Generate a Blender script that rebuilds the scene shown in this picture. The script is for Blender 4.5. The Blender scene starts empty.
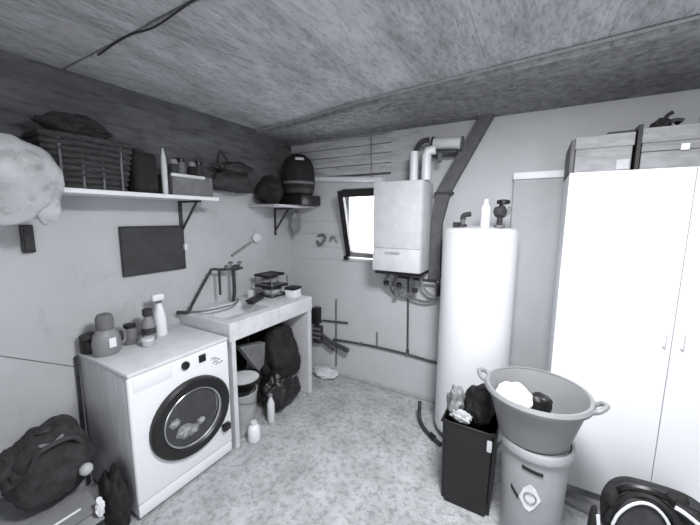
import bpy, bmesh, math, random
from mathutils import Vector, Matrix, noise
random.seed(7)
S = bpy.context.scene
C = S.collection
PI = math.pi

# ---------------------------------------------------------------- camera, light, exposure
cam_d = bpy.data.cameras.new('camera'); cam = bpy.data.objects.new('camera', cam_d); C.objects.link(cam)
yaw, pitch, roll = -0.5236, -0.1381, 0.0057
f = Vector((math.sin(yaw)*math.cos(pitch), math.cos(yaw)*math.cos(pitch), math.sin(pitch)))
rt = Vector((math.cos(yaw), -math.sin(yaw), 0)); up = rt.cross(f)
r2 = rt*math.cos(roll) + up*math.sin(roll); u2 = -rt*math.sin(roll) + up*math.cos(roll)
M = Matrix((r2, u2, -f)).transposed().to_4x4(); M.translation = Vector((1.7414, -0.7627, 1.6455))
cam.matrix_world = M
cam_d.sensor_width = 36; cam_d.lens = 322.81/700*36; cam_d.clip_start = 0.05
S.camera = cam
w = bpy.data.worlds.new('world'); S.world = w; w.use_nodes = True
w.node_tree.nodes['Background'].inputs[0].default_value = (0.93, 0.96, 1.0, 1)
w.node_tree.nodes['Background'].inputs[1].default_value = 7.0

def area(name, loc, target, sx, sy, power, col=(1, 1, 1)):
    d = bpy.data.lights.new(name, 'AREA'); d.shape = 'RECTANGLE'; d.size = sx; d.size_y = sy
    d.energy = power; d.color = col
    o = bpy.data.objects.new(name, d); C.objects.link(o); o.location = loc
    o.rotation_euler = (Vector(target)-Vector(loc)).to_track_quat('-Z', 'Y').to_euler()
    return o
area('ceiling_lamp_light', (1.75, 0.12, 2.36), (1.75, 0.30, 0), 0.45, 0.45, 46, (0.97, 0.98, 1.0))
area('rear_fill_light', (2.9, -2.3, 1.5), (0.9, 1.2, 1.1), 1.0, 1.9, 16, (0.97, 0.98, 1.0))  # fill added from behind the camera; no doorway is modelled
S.view_settings.view_transform = 'Standard'; S.view_settings.look = 'None'
S.view_settings.gamma = 1; S.view_settings.use_curve_mapping = False
S.view_settings.exposure = 0.8

# ---------------------------------------------------------------- materials
def mat(name, c, rough=0.6, var=0.0, scale=8.0, bump=0.0, bscale=40.0, metal=0.0, stretch=None, spots=None, alpha=None):
    """plain procedural material: base tone +- cloudy variation, fine relief, optional dark stains"""
    m = bpy.data.materials.new(name); m.use_nodes = True
    nt = m.node_tree; N = nt.nodes; L = nt.links; b = N['Principled BSDF']
    if not isinstance(c, tuple): c = (c*0.97, c*0.985, c*1.02)
    b.inputs['Base Color'].default_value = (*c, 1); b.inputs['Roughness'].default_value = rough
    b.inputs['Metallic'].default_value = metal
    tc = N.new('ShaderNodeTexCoord'); vec = tc.outputs['Object']
    if stretch:
        mp = N.new('ShaderNodeMapping'); mp.inputs['Scale'].default_value = stretch
        L.new(vec, mp.inputs[0]); vec = mp.outputs[0]
    if var:
        n = N.new('ShaderNodeTexNoise'); n.inputs['Scale'].default_value = scale; n.inputs['Detail'].default_value = 6
        n.inputs['Roughness'].default_value = 0.62
        L.new(vec, n.inputs['Vector'])
        r = N.new('ShaderNodeValToRGB'); r.color_ramp.elements[0].position = 0.32; r.color_ramp.elements[1].position = 0.68
        r.color_ramp.elements[0].color = tuple(max(0, x*(1-var)) for x in c)+(1,)
        r.color_ramp.elements[1].color = tuple(min(1, x*(1+var)) for x in c)+(1,)
        L.new(n.outputs[0], r.inputs[0]); out = r.outputs[0]
        if spots:
            n2 = N.new('ShaderNodeTexNoise'); n2.inputs['Scale'].default_value = spots[0]; n2.inputs['Detail'].default_value = 8
            n2.inputs['Roughness'].default_value = 0.7
            L.new(vec, n2.inputs['Vector'])
            r3 = N.new('ShaderNodeValToRGB'); r3.color_ramp.elements[0].position = spots[1]; r3.color_ramp.elements[1].position = spots[1]+0.12
            r3.color_ramp.elements[0].color = (spots[2],)*3+(1,); r3.color_ramp.elements[1].color = (1, 1, 1, 1)
            L.new(n2.outputs[0], r3.inputs[0])
            mx = N.new('ShaderNodeMix'); mx.data_type = 'RGBA'; mx.blend_type = 'MULTIPLY'; mx.inputs[0].default_value = 1
            L.new(out, mx.inputs[6]); L.new(r3.outputs[0], mx.inputs[7]); out = mx.outputs[2]
        L.new(out, b.inputs['Base Color'])
    if bump:
        n = N.new('ShaderNodeTexNoise'); n.inputs['Scale'].default_value = bscale; n.inputs['Detail'].default_value = 5
        L.new(vec, n.inputs['Vector'])
        bp = N.new('ShaderNodeBump'); bp.inputs['Strength'].default_value = bump; bp.inputs['Distance'].default_value = 0.01
        L.new(n.outputs[0], bp.inputs['Height']); L.new(bp.outputs[0], b.inputs['Normal'])
    return m

M_ = {}
M_['wall'] = mat('painted_wall', 0.47, 0.85, 0.07, 2.2, 0.35, 30, spots=(5, 0.30, 0.86))
M_['wall_back'] = mat('white_wall', 0.53, 0.8, 0.05, 2.5, 0.3, 30)
M_['render'] = mat('rough_dark_render', 0.14, 0.95, 0.30, 5, 0.8, 22, stretch=(1, 0.6, 3.0), spots=(9, 0.36, 0.6))
M_['course'] = mat('rough_block', 0.50, 0.95, 0.22, 6, 0.8, 30, stretch=(0.6, 1, 3), spots=(10, 0.34, 0.7))
M_['concrete'] = mat('ceiling_concrete', 0.56, 0.95, 0.24, 6, 0.8, 60, stretch=(1.8, 0.5, 1), spots=(30, 0.40, 0.70))
M_['concrete2'] = mat('ceiling_concrete_darker', 0.51, 0.95, 0.24, 6, 0.8, 60, stretch=(1.8, 0.5, 1), spots=(26, 0.40, 0.68))
M_['concrete3'] = mat('ceiling_concrete_paler', 0.62, 0.95, 0.22, 6, 0.8, 60, stretch=(1.8, 0.5, 1), spots=(30, 0.38, 0.72))
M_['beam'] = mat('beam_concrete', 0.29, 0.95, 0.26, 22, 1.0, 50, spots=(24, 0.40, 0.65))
M_['floor'] = mat('floor_concrete', 0.46, 0.7, 0.22, 5, 0.8, 60, spots=(24, 0.40, 0.68))
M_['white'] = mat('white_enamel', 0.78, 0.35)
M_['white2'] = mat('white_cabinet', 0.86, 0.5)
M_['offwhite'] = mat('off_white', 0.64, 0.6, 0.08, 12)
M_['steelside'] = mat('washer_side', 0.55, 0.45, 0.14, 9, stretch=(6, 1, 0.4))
M_['plaster'] = mat('sink_concrete', 0.60, 0.75, 0.10, 9, 0.4, 60)
M_['black'] = mat('black_plastic', 0.010, 0.4)
M_['black2'] = mat('black_matt', 0.012, 0.85, 0.4, 20, 0.6, 40)
M_['dark'] = mat('dark_grey', 0.035, 0.7, 0.4, 18, 0.4, 40)
M_['darkcloth'] = mat('dark_cloth', 0.032, 0.95, 0.5, 14, 0.8, 60)
M_['weave'] = mat('dark_weave', 0.045, 0.9, 0.55, 22, 0.9, 50, stretch=(1, 1, 3.5))
M_['grey'] = mat('grey_plastic', 0.22, 0.5, 0.08, 10)
M_['grey2'] = mat('grey_mid', 0.15, 0.7, 0.25, 16, 0.3, 50)
M_['card'] = mat('grey_cardboard', 0.27, 0.9, 0.22, 9, 0.3, 40, stretch=(1, 1, 4))
M_['lightgrey'] = mat('light_grey', 0.42, 0.6, 0.15, 14)
M_['tub'] = mat('tub_plastic', 0.24, 0.45, 0.06, 6)
M_['bin'] = mat('bin_plastic', 0.38, 0.5, 0.08, 8)
M_['board'] = mat('slate_board', 0.040, 0.75, 0.18, 10)
M_['duct'] = mat('duct_grey', 0.10, 0.7, 0.22, 14, 0.3, 40)
M_['chrome'] = mat('chrome', 0.55, 0.25, metal=1.0)
M_['pipe'] = mat('pipe_dark', 0.06, 0.5, 0.3, 20)
M_['bagfilm'] = mat('pale_bag_film', 0.42, 0.45, 0.15, 9, 0.5, 16, spots=(16, 0.36, 0.75))
M_['panel'] = mat('shadow_sheet', 0.42, 0.7, 0.06, 4)  # tone of the wall shadow beside the cabinet
M_['wood'] = mat('weathered_grey', 0.26, 0.9, 0.2, 10, 0.4, 40)
g = bpy.data.materials.new('dark_glass'); g.use_nodes = True; b = g.node_tree.nodes['Principled BSDF']
b.inputs['Base Color'].default_value = (0.02, 0.02, 0.022, 1); b.inputs['Roughness'].default_value = 0.08
b.inputs['Alpha'].default_value = 0.25
M_['glass'] = g
g = bpy.data.materials.new('frosted_pane'); g.use_nodes = True; b = g.node_tree.nodes['Principled BSDF']
b.inputs['Base Color'].default_value = (1, 1, 1, 1); b.inputs['Roughness'].default_value = 0.5
b.inputs['Transmission Weight'].default_value = 1.0; b.inputs['IOR'].default_value = 1.05
M_['pane'] = g

# ---------------------------------------------------------------- mesh helpers (all in world coordinates)
def B(): return bmesh.new()
def box(bm, x0, x1, y0, y1, z0, z1, bev=0.0, seg=2, taper=1.0, mtx=None):
    t = bmesh.new(); bmesh.ops.create_cube(t, size=1)
    for v in t.verts:
        k = taper if v.co.z < 0 else 1.0
        v.co = Vector(((x0+x1)/2+v.co.x*(x1-x0)*k, (y0+y1)/2+v.co.y*(y1-y0)*k, (z0+z1)/2+v.co.z*(z1-z0)))
    if bev: bmesh.ops.bevel(t, geom=t.edges[:], offset=bev, segments=seg, affect='EDGES', profile=0.5)
    if mtx: t.transform(mtx)
    me = bpy.data.meshes.new('t'); t.to_mesh(me); t.free(); bm.from_mesh(me); bpy.data.meshes.remove(me)
    return bm
def rotbox(bm, cx, cy, z0, z1, sx, sy, ang, bev=0.0, tilt=None):
    m = Matrix.Translation((cx, cy, 0)) @ Matrix.Rotation(ang, 4, 'Z')
    if tilt: m = Matrix.Translation((cx, cy, z0)) @ Matrix.Rotation(ang, 4, 'Z') @ Matrix.Rotation(tilt, 4, 'Y') @ Matrix.Translation((0, 0, -z0))
    return box(bm, -sx/2, sx/2, -sy/2, sy/2, z0, z1, bev, mtx=m)
def quad(bm, pts):
    bm.faces.new([bm.verts.new(p) for p in pts])
def prism(bm, poly, axis, a, b):
    """extrude a 2D polygon along an axis: axis 1 -> (x,z) polygon, axis 2 -> (x,y), axis 0 -> (y,z)"""
    def P(p, t): return {0: (t, p[0], p[1]), 1: (p[0], t, p[1]), 2: (p[0], p[1], t)}[axis]
    A = [bm.verts.new(P(p, a)) for p in poly]; Bv = [bm.verts.new(P(p, b)) for p in poly]
    n = len(poly)
    bm.faces.new(A); bm.faces.new(Bv[::-1])
    for i in range(n): bm.faces.new((A[i], Bv[i], Bv[(i+1) % n], A[(i+1) % n]))
    bmesh.ops.recalc_face_normals(bm, faces=bm.faces[:])
    return bm
def smoothpath(pts, n=6):
    P = [Vector(p) for p in pts]
    if len(P) < 3: return P
    out = []
    for i in range(len(P)-1):
        p0 = P[max(i-1, 0)]; p1 = P[i]; p2 = P[i+1]; p3 = P[min(i+2, len(P)-1)]
        for k in range(n):
            t = k/n
            out.append(0.5*((2*p1)+(p2-p0)*t+(2*p0-5*p1+4*p2-p3)*t*t+(-p0+3*p1-3*p2+p3)*t**3))
    out.append(P[-1]); return out
def tube(bm, pts, r, seg=8, smooth=0, closed=False):
    P = smoothpath(pts, smooth) if smooth else [Vector(p) for p in pts]
    rings = []
    n = len(P)
    up0 = None
    for i, p in enumerate(P):
        d = (P[min(i+1, n-1)]-P[max(i-1, 0)]).normalized() if not closed else (P[(i+1) % n]-P[i-1]).normalized()
        if up0 is None: up0 = d.orthogonal().normalized()
        up0 = (up0 - d*up0.dot(d)).normalized(); s = d.cross(up0)
        rr = r(i/(n-1)) if callable(r) else r
        rings.append([bm.verts.new(p+up0*math.cos(a)*rr+s*math.sin(a)*rr) for a in [2*PI*k/seg for k in range(seg)]])
    for i in range(n if closed else n-1):
        A = rings[i]; Bv = rings[(i+1) % n]
        for k in range(seg): bm.faces.new((A[k], A[(k+1) % seg], Bv[(k+1) % seg], Bv[k]))
    if not closed:
        bm.faces.new(rings[0][::-1]); bm.faces.new(rings[-1])
    return bm
def lathe(bm, prof, c, seg=28, axis='z', sx=1, sy=1, cap=True):
    """profile of (radius, height) turned about an axis through c"""
    R = []
    for r, h in prof:
        ring = []
        for k in range(seg):
            a = 2*PI*k/seg; x, y = math.cos(a)*r*sx, math.sin(a)*r*sy
            p = {'z': (x, y, h), 'x': (h, x, y), 'y': (x, h, y)}[axis]
            ring.append(bm.verts.new(Vector(p)+Vector(c)))
        R.append(ring)
    for i in range(len(R)-1):
        for k in range(seg): bm.faces.new((R[i][k], R[i][(k+1) % seg], R[i+1][(k+1) % seg], R[i+1][k]))
    if cap:
        bm.faces.new(R[0][::-1]); bm.faces.new(R[-1])
    bmesh.ops.recalc_face_normals(bm, faces=bm.faces[:])
    return bm
def blob(bm, c, s, amp=0.12, freq=2.5, seed=0, sub=4, flat=None, p=2.0, soft=False):
    """crumpled rounded lump: superellipsoid pushed about by noise, its underside flattened at z=flat"""
    t = bmesh.new(); bmesh.ops.create_icosphere(t, subdivisions=sub, radius=1)
    for v in t.verts:
        d = v.co.normalized()
        if p != 2.0:
            k = (abs(d.x)**p+abs(d.y)**p+abs(d.z)**p)**(-1/p); d2 = d*k
        else: d2 = d
        n = noise.fractal(d*freq*0.62+Vector((seed*7.3, seed*3.1, 0)), 1.3, 2.1, 2 if soft else 4)*1.3
        rd = 0.75 if soft else 1-abs(noise.noise(d*freq*1.1+Vector((seed, 0, 9))))*0.9
        q = d2*(1+amp*n+amp*0.6*(rd-0.75))
        v.co = Vector((c[0]+q.x*s[0], c[1]+q.y*s[1], c[2]+q.z*s[2]))
        if flat is not None and v.co.z < flat: v.co.z = flat
    me = bpy.data.meshes.new('t'); t.to_mesh(me); t.free(); bm.from_mesh(me); bpy.data.meshes.remove(me)
    return bm
def obj(name, bm, m, parent=None, smooth=False):
    me = bpy.data.meshes.new(name)
    if parent is not None:
        off = Vector((0, 0, 0)); q = parent
        while q is not None: off += Vector(q.location); q = q.parent
        bmesh.ops.translate(bm, vec=-off, verts=bm.verts[:])
    bm.to_mesh(me); bm.free()
    me.materials.append(M_[m] if isinstance(m, str) else m)
    if smooth:
        for p in me.polygons: p.use_smooth = True
        if smooth != 'all': 
            try: me.set_sharp_from_angle(angle=math.radians(40))
            except Exception: pass
    o = bpy.data.objects.new(name, me); C.objects.link(o); o.parent = parent
    return o
def tag(o, label, cat, group=None, kind=None):
    if label: o['label'] = label
    if cat: o['category'] = cat
    if group: o['group'] = group
    if kind: o['kind'] = kind
    return o
def thing(name, label, cat, loc, group=None):
    o = bpy.data.objects.new(name, None); C.objects.link(o); o.location = loc; o.empty_display_size = 0.05
    return tag(o, label, cat, group)
def struct(name, bm, m, parent=None, smooth=False):
    o = obj(name, bm, m, parent, smooth)
    if parent is None: o['kind'] = 'structure'
    return o
def copy_tree(o, loc, label):
    c = o.copy(); C.objects.link(c); c.location = loc; c['label'] = label
    for ch in list(o.children):
        d = ch.copy(); C.objects.link(d); d.parent = c
        for g2 in list(ch.children):
            e = g2.copy(); C.objects.link(e); e.parent = d
    return c

# ---------------------------------------------------------------- the room
XL, XR, YB, YF, ZC = -0.56, 3.70, 1.97, -2.70, 2.44
# floor, gently uneven
bm = B(); nx, ny = 44, 48
V = [[bm.verts.new((XL-0.1+(XR+0.2-XL)*i/nx, YF-0.1+(YB+0.2-YF)*j/ny, 0)) for j in range(ny+1)] for i in range(nx+1)]
for i in range(nx):
    for j in range(ny): bm.faces.new((V[i][j], V[i+1][j], V[i+1][j+1], V[i][j+1]))
for v in bm.verts: v.co.z = -0.003+0.003*noise.noise(v.co*3)
struct('floor', bm, 'floor', smooth='all')
# left wall with a rough, darker strip along its top
wl = struct('wall_left', box(B(), XL-0.12, XL, YF, YB+0.1, -0.05, 1.86), 'wall')
bm = B(); box(bm, XL-0.12, XL-0.006, YF, YB+0.1, 1.86, 2.50); obj('dark_strip', bm, 'render', wl)
bm = B(); tube(bm, [(XL, -0.60, 1.02), (XL, -0.304, 0.944), (XL, -0.02, 0.77), (XL, 0.3, 0.70)], 0.003, 6); obj('surface_cable', bm, 'grey2', wl)
# back wall round the window opening
WX0, WX1, WZ0, WZ1 = 0.13, 0.58, 1.25, 1.90
bm = B()
box(bm, XL-0.1, WX0, YB, YB+0.2, -0.05, 2.03); box(bm, WX1, XR+0.1, YB, YB+0.2, -0.05, 2.50)
box(bm, WX0, WX1, YB, YB+0.2, -0.05, WZ0); box(bm, WX0, WX1, YB, YB+0.2, WZ1, 2.03)
wb = struct('wall_back', bm, 'wall_back')
zz = 2.05
for k, hgt in enumerate((0.085, 0.09, 0.08, 0.085, 0.08)):
    bm = B(); pr = random.uniform(0.002, 0.006)
    box(bm, XL+0.002, 0.86-0.03*(k % 3), YB-pr, YB+0.1, zz, zz+hgt-0.006, 0.003, 1); obj('block_course', bm, 'course', wb); zz += hgt
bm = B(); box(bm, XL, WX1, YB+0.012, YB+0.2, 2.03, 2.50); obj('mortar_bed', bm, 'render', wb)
for i, (z, x0, x1) in enumerate(((1.47, XL, 0.10), (1.34, -0.30, 0.13), (1.215, XL+0.1, 0.35), (1.60, -0.45, 0.08))):
    bm = B(); tube(bm, [(x0, YB+0.001, z), ((x0+x1)/2, YB+0.001, z+0.012), (x1, YB+0.001, z-0.004)], 0.004, 5); obj('plaster_ridge', bm, 'lightgrey', wb)
struct('wall_right', box(B(), XR, XR+0.12, YF, YB+0.2, -0.05, 2.50), 'wall_back')
struct('wall_front', box(B(), XL-0.12, XR+0.12, YF-0.12, YF, -0.05, 2.50), 'wall_back')
# skirting line where the back wall meets the floor
struct('baseboard_back', box(B(), -0.10, 1.86, YB-0.012, YB, 0.0, 0.035, 0.003, 1), 'lightgrey')
# ceiling: precast slabs running towards the back wall, a cross joint near the washer
ce = struct('ceiling', box(B(), XL-0.1, XR+0.1, YF-0.1, YB+0.2, 2.485, 2.56), 'concrete2')
xs = [XL-0.05, -0.33, -0.03, 0.27, 0.56, 0.82, 1.11, 1.45, 1.95, 2.45, 2.95, 3.40, XR+0.05]
YJ = 0.09
for i in range(len(xs)-1):
    for (a, b2) in ((YF, YJ-0.006), (YJ+0.006, YB+0.1)):
        dz = random.uniform(-0.002, 0.002)
        bm = B(); box(bm, xs[i]+0.0003, xs[i+1]-0.0003, a, b2, ZC+dz, 2.50, 0.0022, 1)
        obj('ceiling_slab', bm, random.choice(['concrete', 'concrete', 'concrete3', 'concrete2']), ce)
# lowered beam along the back wall, wider towards the left
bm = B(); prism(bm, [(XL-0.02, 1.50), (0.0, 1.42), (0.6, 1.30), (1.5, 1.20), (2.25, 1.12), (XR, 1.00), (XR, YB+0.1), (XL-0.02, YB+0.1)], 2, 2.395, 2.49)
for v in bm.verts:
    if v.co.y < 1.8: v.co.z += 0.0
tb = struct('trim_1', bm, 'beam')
bm = B(); e = [(XL, 1.49), (0.0, 1.41), (0.6, 1.29), (1.5, 1.19), (2.25, 1.11), (XR, 0.99)]
prism(bm, e+[(x, y+0.02) for x, y in e[::-1]], 2, 2.424, 2.437); obj('lit_edge_strip', bm, 'lightgrey', tb)  # pale strip puts the lit edge of the beam into colour
# short lead along the cross joint
bm = B(); tube(bm, [(-0.2, 0.10, 2.432), (0.1, 0.085, 2.436), (0.3, 0.10, 2.430), (0.62, 0.08, 2.436), (0.9, 0.09, 2.434)], 0.0045, 6, 5)
o = obj('ceiling_cable', bm, 'dark', None, True); tag(o, 'dark cable run along the cross joint of the concrete ceiling', 'cable')

# window: sash tilted into the room at its top
wn = thing('window_1', None, None, (0.35, YB, WZ0)); wn['kind'] = 'structure'
sx0, sx1, zb, zt, yb, yt = 0.150, 0.545, 1.275, 1.885, 1.945, 1.780
def sp(x, s, d=0.0):  # point on the tilted sash: s = 0 bottom .. 1 top, d = out of its plane
    n = Vector((0, -(zt-zb), -(yb-yt))).normalized()
    return Vector((x, yb+(yt-yb)*s, zb+(zt-zb)*s))+n*d
def sbar(name, x0, x1, s0, s1, m, d0=-0.02, d1=0.02):
    bm = B(); vs = [bm.verts.new(sp(x, s, d)) for d in (d0, d1) for (x, s) in ((x0, s0), (x1, s0), (x1, s1), (x0, s1))]
    for q in ((0, 1, 2, 3), (4, 5, 6, 7), (0, 1, 5, 4), (1, 2, 6, 5), (2, 3, 7, 6), (3, 0, 4, 7)): bm.faces.new([vs[i] for i in q])
    bmesh.ops.recalc_face_normals(bm, faces=bm.faces[:]); return obj(name, bm, m, wn)
sbar('sash_stile', sx0-0.005, sx0+0.048, 0, 1, 'black'); sbar('sash_stile', sx1-0.03, sx1, 0, 1, 'black')
sbar('sash_rail', sx0+0.042, sx1-0.03, 0.915, 1.02, 'black'); sbar('sash_rail', sx0+0.042, sx1-0.03, 0, 0.075, 'grey')
sbar('pane', sx0+0.042, sx1-0.03, 0.075, 0.915, 'pane', -0.003, 0.003)
bm = B(); box(bm, 0.115, 0.165, 1.925, 1.968, 1.235, 1.275, 0.006); obj('hinge', bm, 'black', wn)
bm = B()
box(bm, WX0, WX0+0.02, 1.975, 2.14, WZ0, WZ1); box(bm, WX1-0.02, WX1, 1.975, 2.14, WZ0, WZ1)
box(bm, WX0, WX1, 1.975, 2.14, WZ1-0.02, WZ1); obj('window_frame', bm, 'lightgrey', wn)
bm = B(); box(bm, WX0-0.02, WX1, 1.955, 2.16, WZ0-0.02, WZ0+0.005, 0.003, 1); obj('window_sill', bm, 'offwhite', wn)
o = obj('lintel_pipe', tube(B(), [(-0.25, 1.945, 2.030), (0.52, 1.945, 1.985)], 0.024, 8), 'white', None, True)
tag(o, 'pale thin pipe running level just above the small window', 'pipe')

# ---------------------------------------------------------------- washing machine
WY0, WY1 = 0.004, 0.625
t = thing('washing_machine', 'white front-loading washing machine with a dark round door', 'washing machine', (-0.27, 0.32, 0))
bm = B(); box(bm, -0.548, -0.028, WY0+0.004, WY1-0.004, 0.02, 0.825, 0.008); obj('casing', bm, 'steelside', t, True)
bm = B(); box(bm, -0.550, 0.0, WY0, WY1, 0.825, 0.85, 0.009); obj('worktop', bm, 'offwhite', t, True)
bm = B(); box(bm, -0.028, -0.004, WY0, WY1, 0.095, 0.825, 0.012, 3); obj('front_panel', bm, 'white', t, True)
bm = B(); box(bm, -0.028, -0.008, WY0+0.003, WY1-0.003, 0.018, 0.092, 0.006); obj('kick_plate', bm, 'white', t, True)
DC = (-0.004, 0.342, 0.440)
def ringx(r0, r1, x0, x1, c=DC, seg=40):
    return lathe(B(), [(r0, x0), (r0, x1*0.7), (r0+0.01, x1), (r1-0.012, x1), (r1, x1*0.6), (r1, x0), (r0, x0)], c, seg, 'x', 1.055, 0.975, cap=False)
door = obj('door', ringx(0.180, 0.245, -0.004, 0.034), 'black', t, True)
obj('chrome_ring', ringx(0.168, 0.184, 0.0, 0.026), 'chrome', door, True)
obj('door_glass', lathe(B(), [(0.17, 0.018), (0.13, 0.030), (0.07, 0.036), (0.01, 0.038)], DC, 36, 'x', 1.055, 0.975), 'glass', door, True)
obj('drum', lathe(B(), [(0.175, -0.002), (0.170, 0.004), (0.005, 0.005)], DC, 32, 'x'), 'grey2', t, True)
bm = B()
for (y, z, s) in ((0.285, 0.375, 0.042), (0.225, 0.455, 0.026), (0.335, 0.355, 0.03), (0.39, 0.385, 0.022)):
    blob(bm, (0.006, y, z), (0.010, s*1.2, s), 0.25, 2.5, y*10, 3)
obj('laundry_inside', bm, 'offwhite', t, True)
bm = B(); box(bm, 0.0, 0.034, 0.535, 0.592, 0.215, 0.265, 0.010); obj('door_latch', bm, 'black', door, True)
bm = B(); box(bm, -0.006, 0.004, 0.405, 0.452, 0.752, 0.800, 0.004); obj('display', bm, 'black', t)
obj('programme_knob', lathe(B(), [(0.024, -0.006), (0.024, 0.010), (0.019, 0.016), (0.004, 0.016)], (0, 0.315, 0.775), 20, 'x'), 'black', t, True)
bm = B(); box(bm, -0.006, -0.002, 0.030, 0.235, 0.735, 0.812, 0.004); obj('detergent_drawer', bm, 'white', t, True)
bm = B()   # faint grey lettering-like marks at the right of the panel, too blurred in the photo to read
for k, (y, z) in enumerate(((0.505, 0.745), (0.525, 0.735), (0.545, 0.722), (0.535, 0.70), (0.565, 0.70), (0.515, 0.715))):
    tube(bm, [(-0.004, y-0.013, z-0.008), (-0.003, y, z+0.006), (-0.004, y+0.012, z-0.004)], 0.003, 5, 3)
obj('panel_marks', bm, 'grey', t)
for sx in (-0.48, -0.07):
    for sy in (0.07, 0.57): obj('foot', lathe(B(), [(0.02, 0.0), (0.022, 0.005), (0.016, 0.025)], (sx, sy, 0), 12), 'black', t)
bm = B(); tube(bm, [(-0.545, -0.010, 0.83), (-0.545, -0.012, 0.5), (-0.540, -0.016, 0.15), (-0.53, -0.02, 0.02)], 0.009, 8, 4)
obj('drain_hose', bm, 'dark', t, True)

# ---------------------------------------------------------------- things on the washer
t = thing('black_pot', 'small black lidded pot at the left corner of the washer top', 'jar', (-0.495, 0.042, 0.85))
obj('body', lathe(B(), [(0.036, 0), (0.045, 0.008), (0.045, 0.075), (0.036, 0.085)], (-0.495, 0.042, 0.85), 20), 'black', t, True)
obj('lid', lathe(B(), [(0.042, 0.085), (0.043, 0.105), (0.030, 0.112)], (-0.495, 0.042, 0.85), 20), 'dark', t, True)
t.name = 'black_pot'
t = thing('detergent_jug', 'grey rounded detergent jug with a big domed cap, frontmost on the washer', 'jug', (-0.38, 0.085, 0.85))
c = (-0.38, 0.085, 0.85)
obj('body', lathe(B(), [(0.058, 0), (0.070, 0.015), (0.073, 0.07), (0.064, 0.12), (0.045, 0.145), (0.036, 0.155)], c, 26, sx=0.8), 'grey', t, True)
obj('cap', lathe(B(), [(0.038, 0.150), (0.044, 0.160), (0.044, 0.215), (0.034, 0.238), (0.012, 0.245)], c, 24), 'grey2', t, True)
bm = B(); box(bm, -0.326, -0.320, 0.075, 0.11, 0.90, 0.955, 0.001, 1); obj('label_patch', bm, 'white', t)
bm = B(); tube(bm, [(-0.38, 0.130, 0.985), (-0.38, 0.178, 0.965), (-0.38, 0.178, 0.90), (-0.38, 0.140, 0.885)], 0.010, 8, 4); obj('handle', bm, 'grey2', t, True)
t = thing('squat_jar', 'squat dark jar right behind the grey detergent jug', 'jar', (-0.43, 0.235, 0.85))
c = (-0.43, 0.235, 0.85)
obj('body', lathe(B(), [(0.034, 0), (0.040, 0.008), (0.040, 0.09), (0.03, 0.105)], c, 20), 'grey2', t, True)
obj('lid', lathe(B(), [(0.033, 0.105), (0.034, 0.128), (0.02, 0.132)], c, 20), 'black', t, True)
t = thing('clear_bottle', 'smoky see-through bottle with dark cap between jug and spray', 'bottle', (-0.385, 0.325, 0.85))
c = (-0.385, 0.325, 0.85)
obj('body', lathe(B(), [(0.035, 0), (0.040, 0.01), (0.040, 0.12), (0.022, 0.155), (0.018, 0.165)], c, 20), 'grey', t, True)
obj('cap', lathe(B(), [(0.026, 0.165), (0.030, 0.17), (0.030, 0.205), (0.020, 0.212)], c, 18), 'dark', t, True)
bm = B(); lathe(bm, [(0.0415, 0.05), (0.0415, 0.09)], c, 20, cap=False); obj('label_band', bm, 'dark', t, True)
t = thing('spray_bottle', 'tall white trigger spray bottle on the washer beside the wall', 'bottle', (-0.42, 0.42, 0.85))
c = (-0.42, 0.42, 0.85)
obj('body', lathe(B(), [(0.034, 0), (0.040, 0.01), (0.038, 0.12), (0.026, 0.18), (0.015, 0.22), (0.014, 0.24)], c, 22), 'white', t, True)
bm = B(); box(bm, -0.44, -0.40, 0.375, 0.452, 1.09, 1.135, 0.009); obj('spray_head', bm, 'white', t, True)
bm = B(); tube(bm, [(-0.42, 0.40, 1.095), (-0.42, 0.385, 1.065), (-0.42, 0.388, 1.035)], 0.006, 6, 3); obj('trigger', bm, 'grey', t, True)
obj('collar', lathe(B(), [(0.018, 0.222), (0.019, 0.245), (0.016, 0.25)], c, 16), 'grey2', t, True)
t = thing('cream_tub', 'low pale tub in front of the smoky bottle on washer', 'tub', (-0.30, 0.27, 0.85))
obj('body', lathe(B(), [(0.026, 0), (0.034, 0.006), (0.036, 0.036), (0.032, 0.042)], (-0.30, 0.27, 0.85), 20), 'lightgrey', t, True)
obj('lid', lathe(B(), [(0.037, 0.038), (0.037, 0.050), (0.03, 0.052)], (-0.30, 0.27, 0.85), 20), 'offwhite', t, True)

# ---------------------------------------------------------------- masonry laundry sink
t = thing('laundry_sink', 'pale masonry laundry sink counter on two side slabs', 'sink', (-0.28, 1.10, 0))
bm = B()
box(bm, XL+0.002, 0.0, 0.640, 0.72, 0.80, 0.93, 0.006); box(bm, XL+0.002, 0.0, 1.12, 1.56, 0.80, 0.93, 0.006)
box(bm, XL+0.002, -0.44, 0.72, 1.12, 0.80, 0.93); box(bm, -0.09, 0.0, 0.719, 1.121, 0.80, 0.93, 0.006)
obj('counter_slab', bm, 'plaster', t)
bm = B(); prism(bm, [(-0.44, 0.928), (-0.40, 0.83), (-0.13, 0.83), (-0.09, 0.928), (-0.09, 0.80), (-0.44, 0.80)], 1, 0.72, 1.12); obj('basin', bm, 'offwhite', t)
bm = B()
for k in range(8): tube(bm, [(-0.39, 0.78+0.035*k, 0.834), (-0.14, 0.78+0.035*k, 0.834)], 0.006, 6)
obj('washboard_ribs', bm, 'plaster', t)
bm = B(); box(bm, -0.50, -0.004, 0.655, 0.690, 0.0, 0.80, 0.004); obj('side_slab', bm, 'plaster', t)
bm = B(); box(bm, -0.50, -0.004, 1.505, 1.555, 0.0, 0.80, 0.004); obj('side_slab', bm, 'plaster', t)
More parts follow.
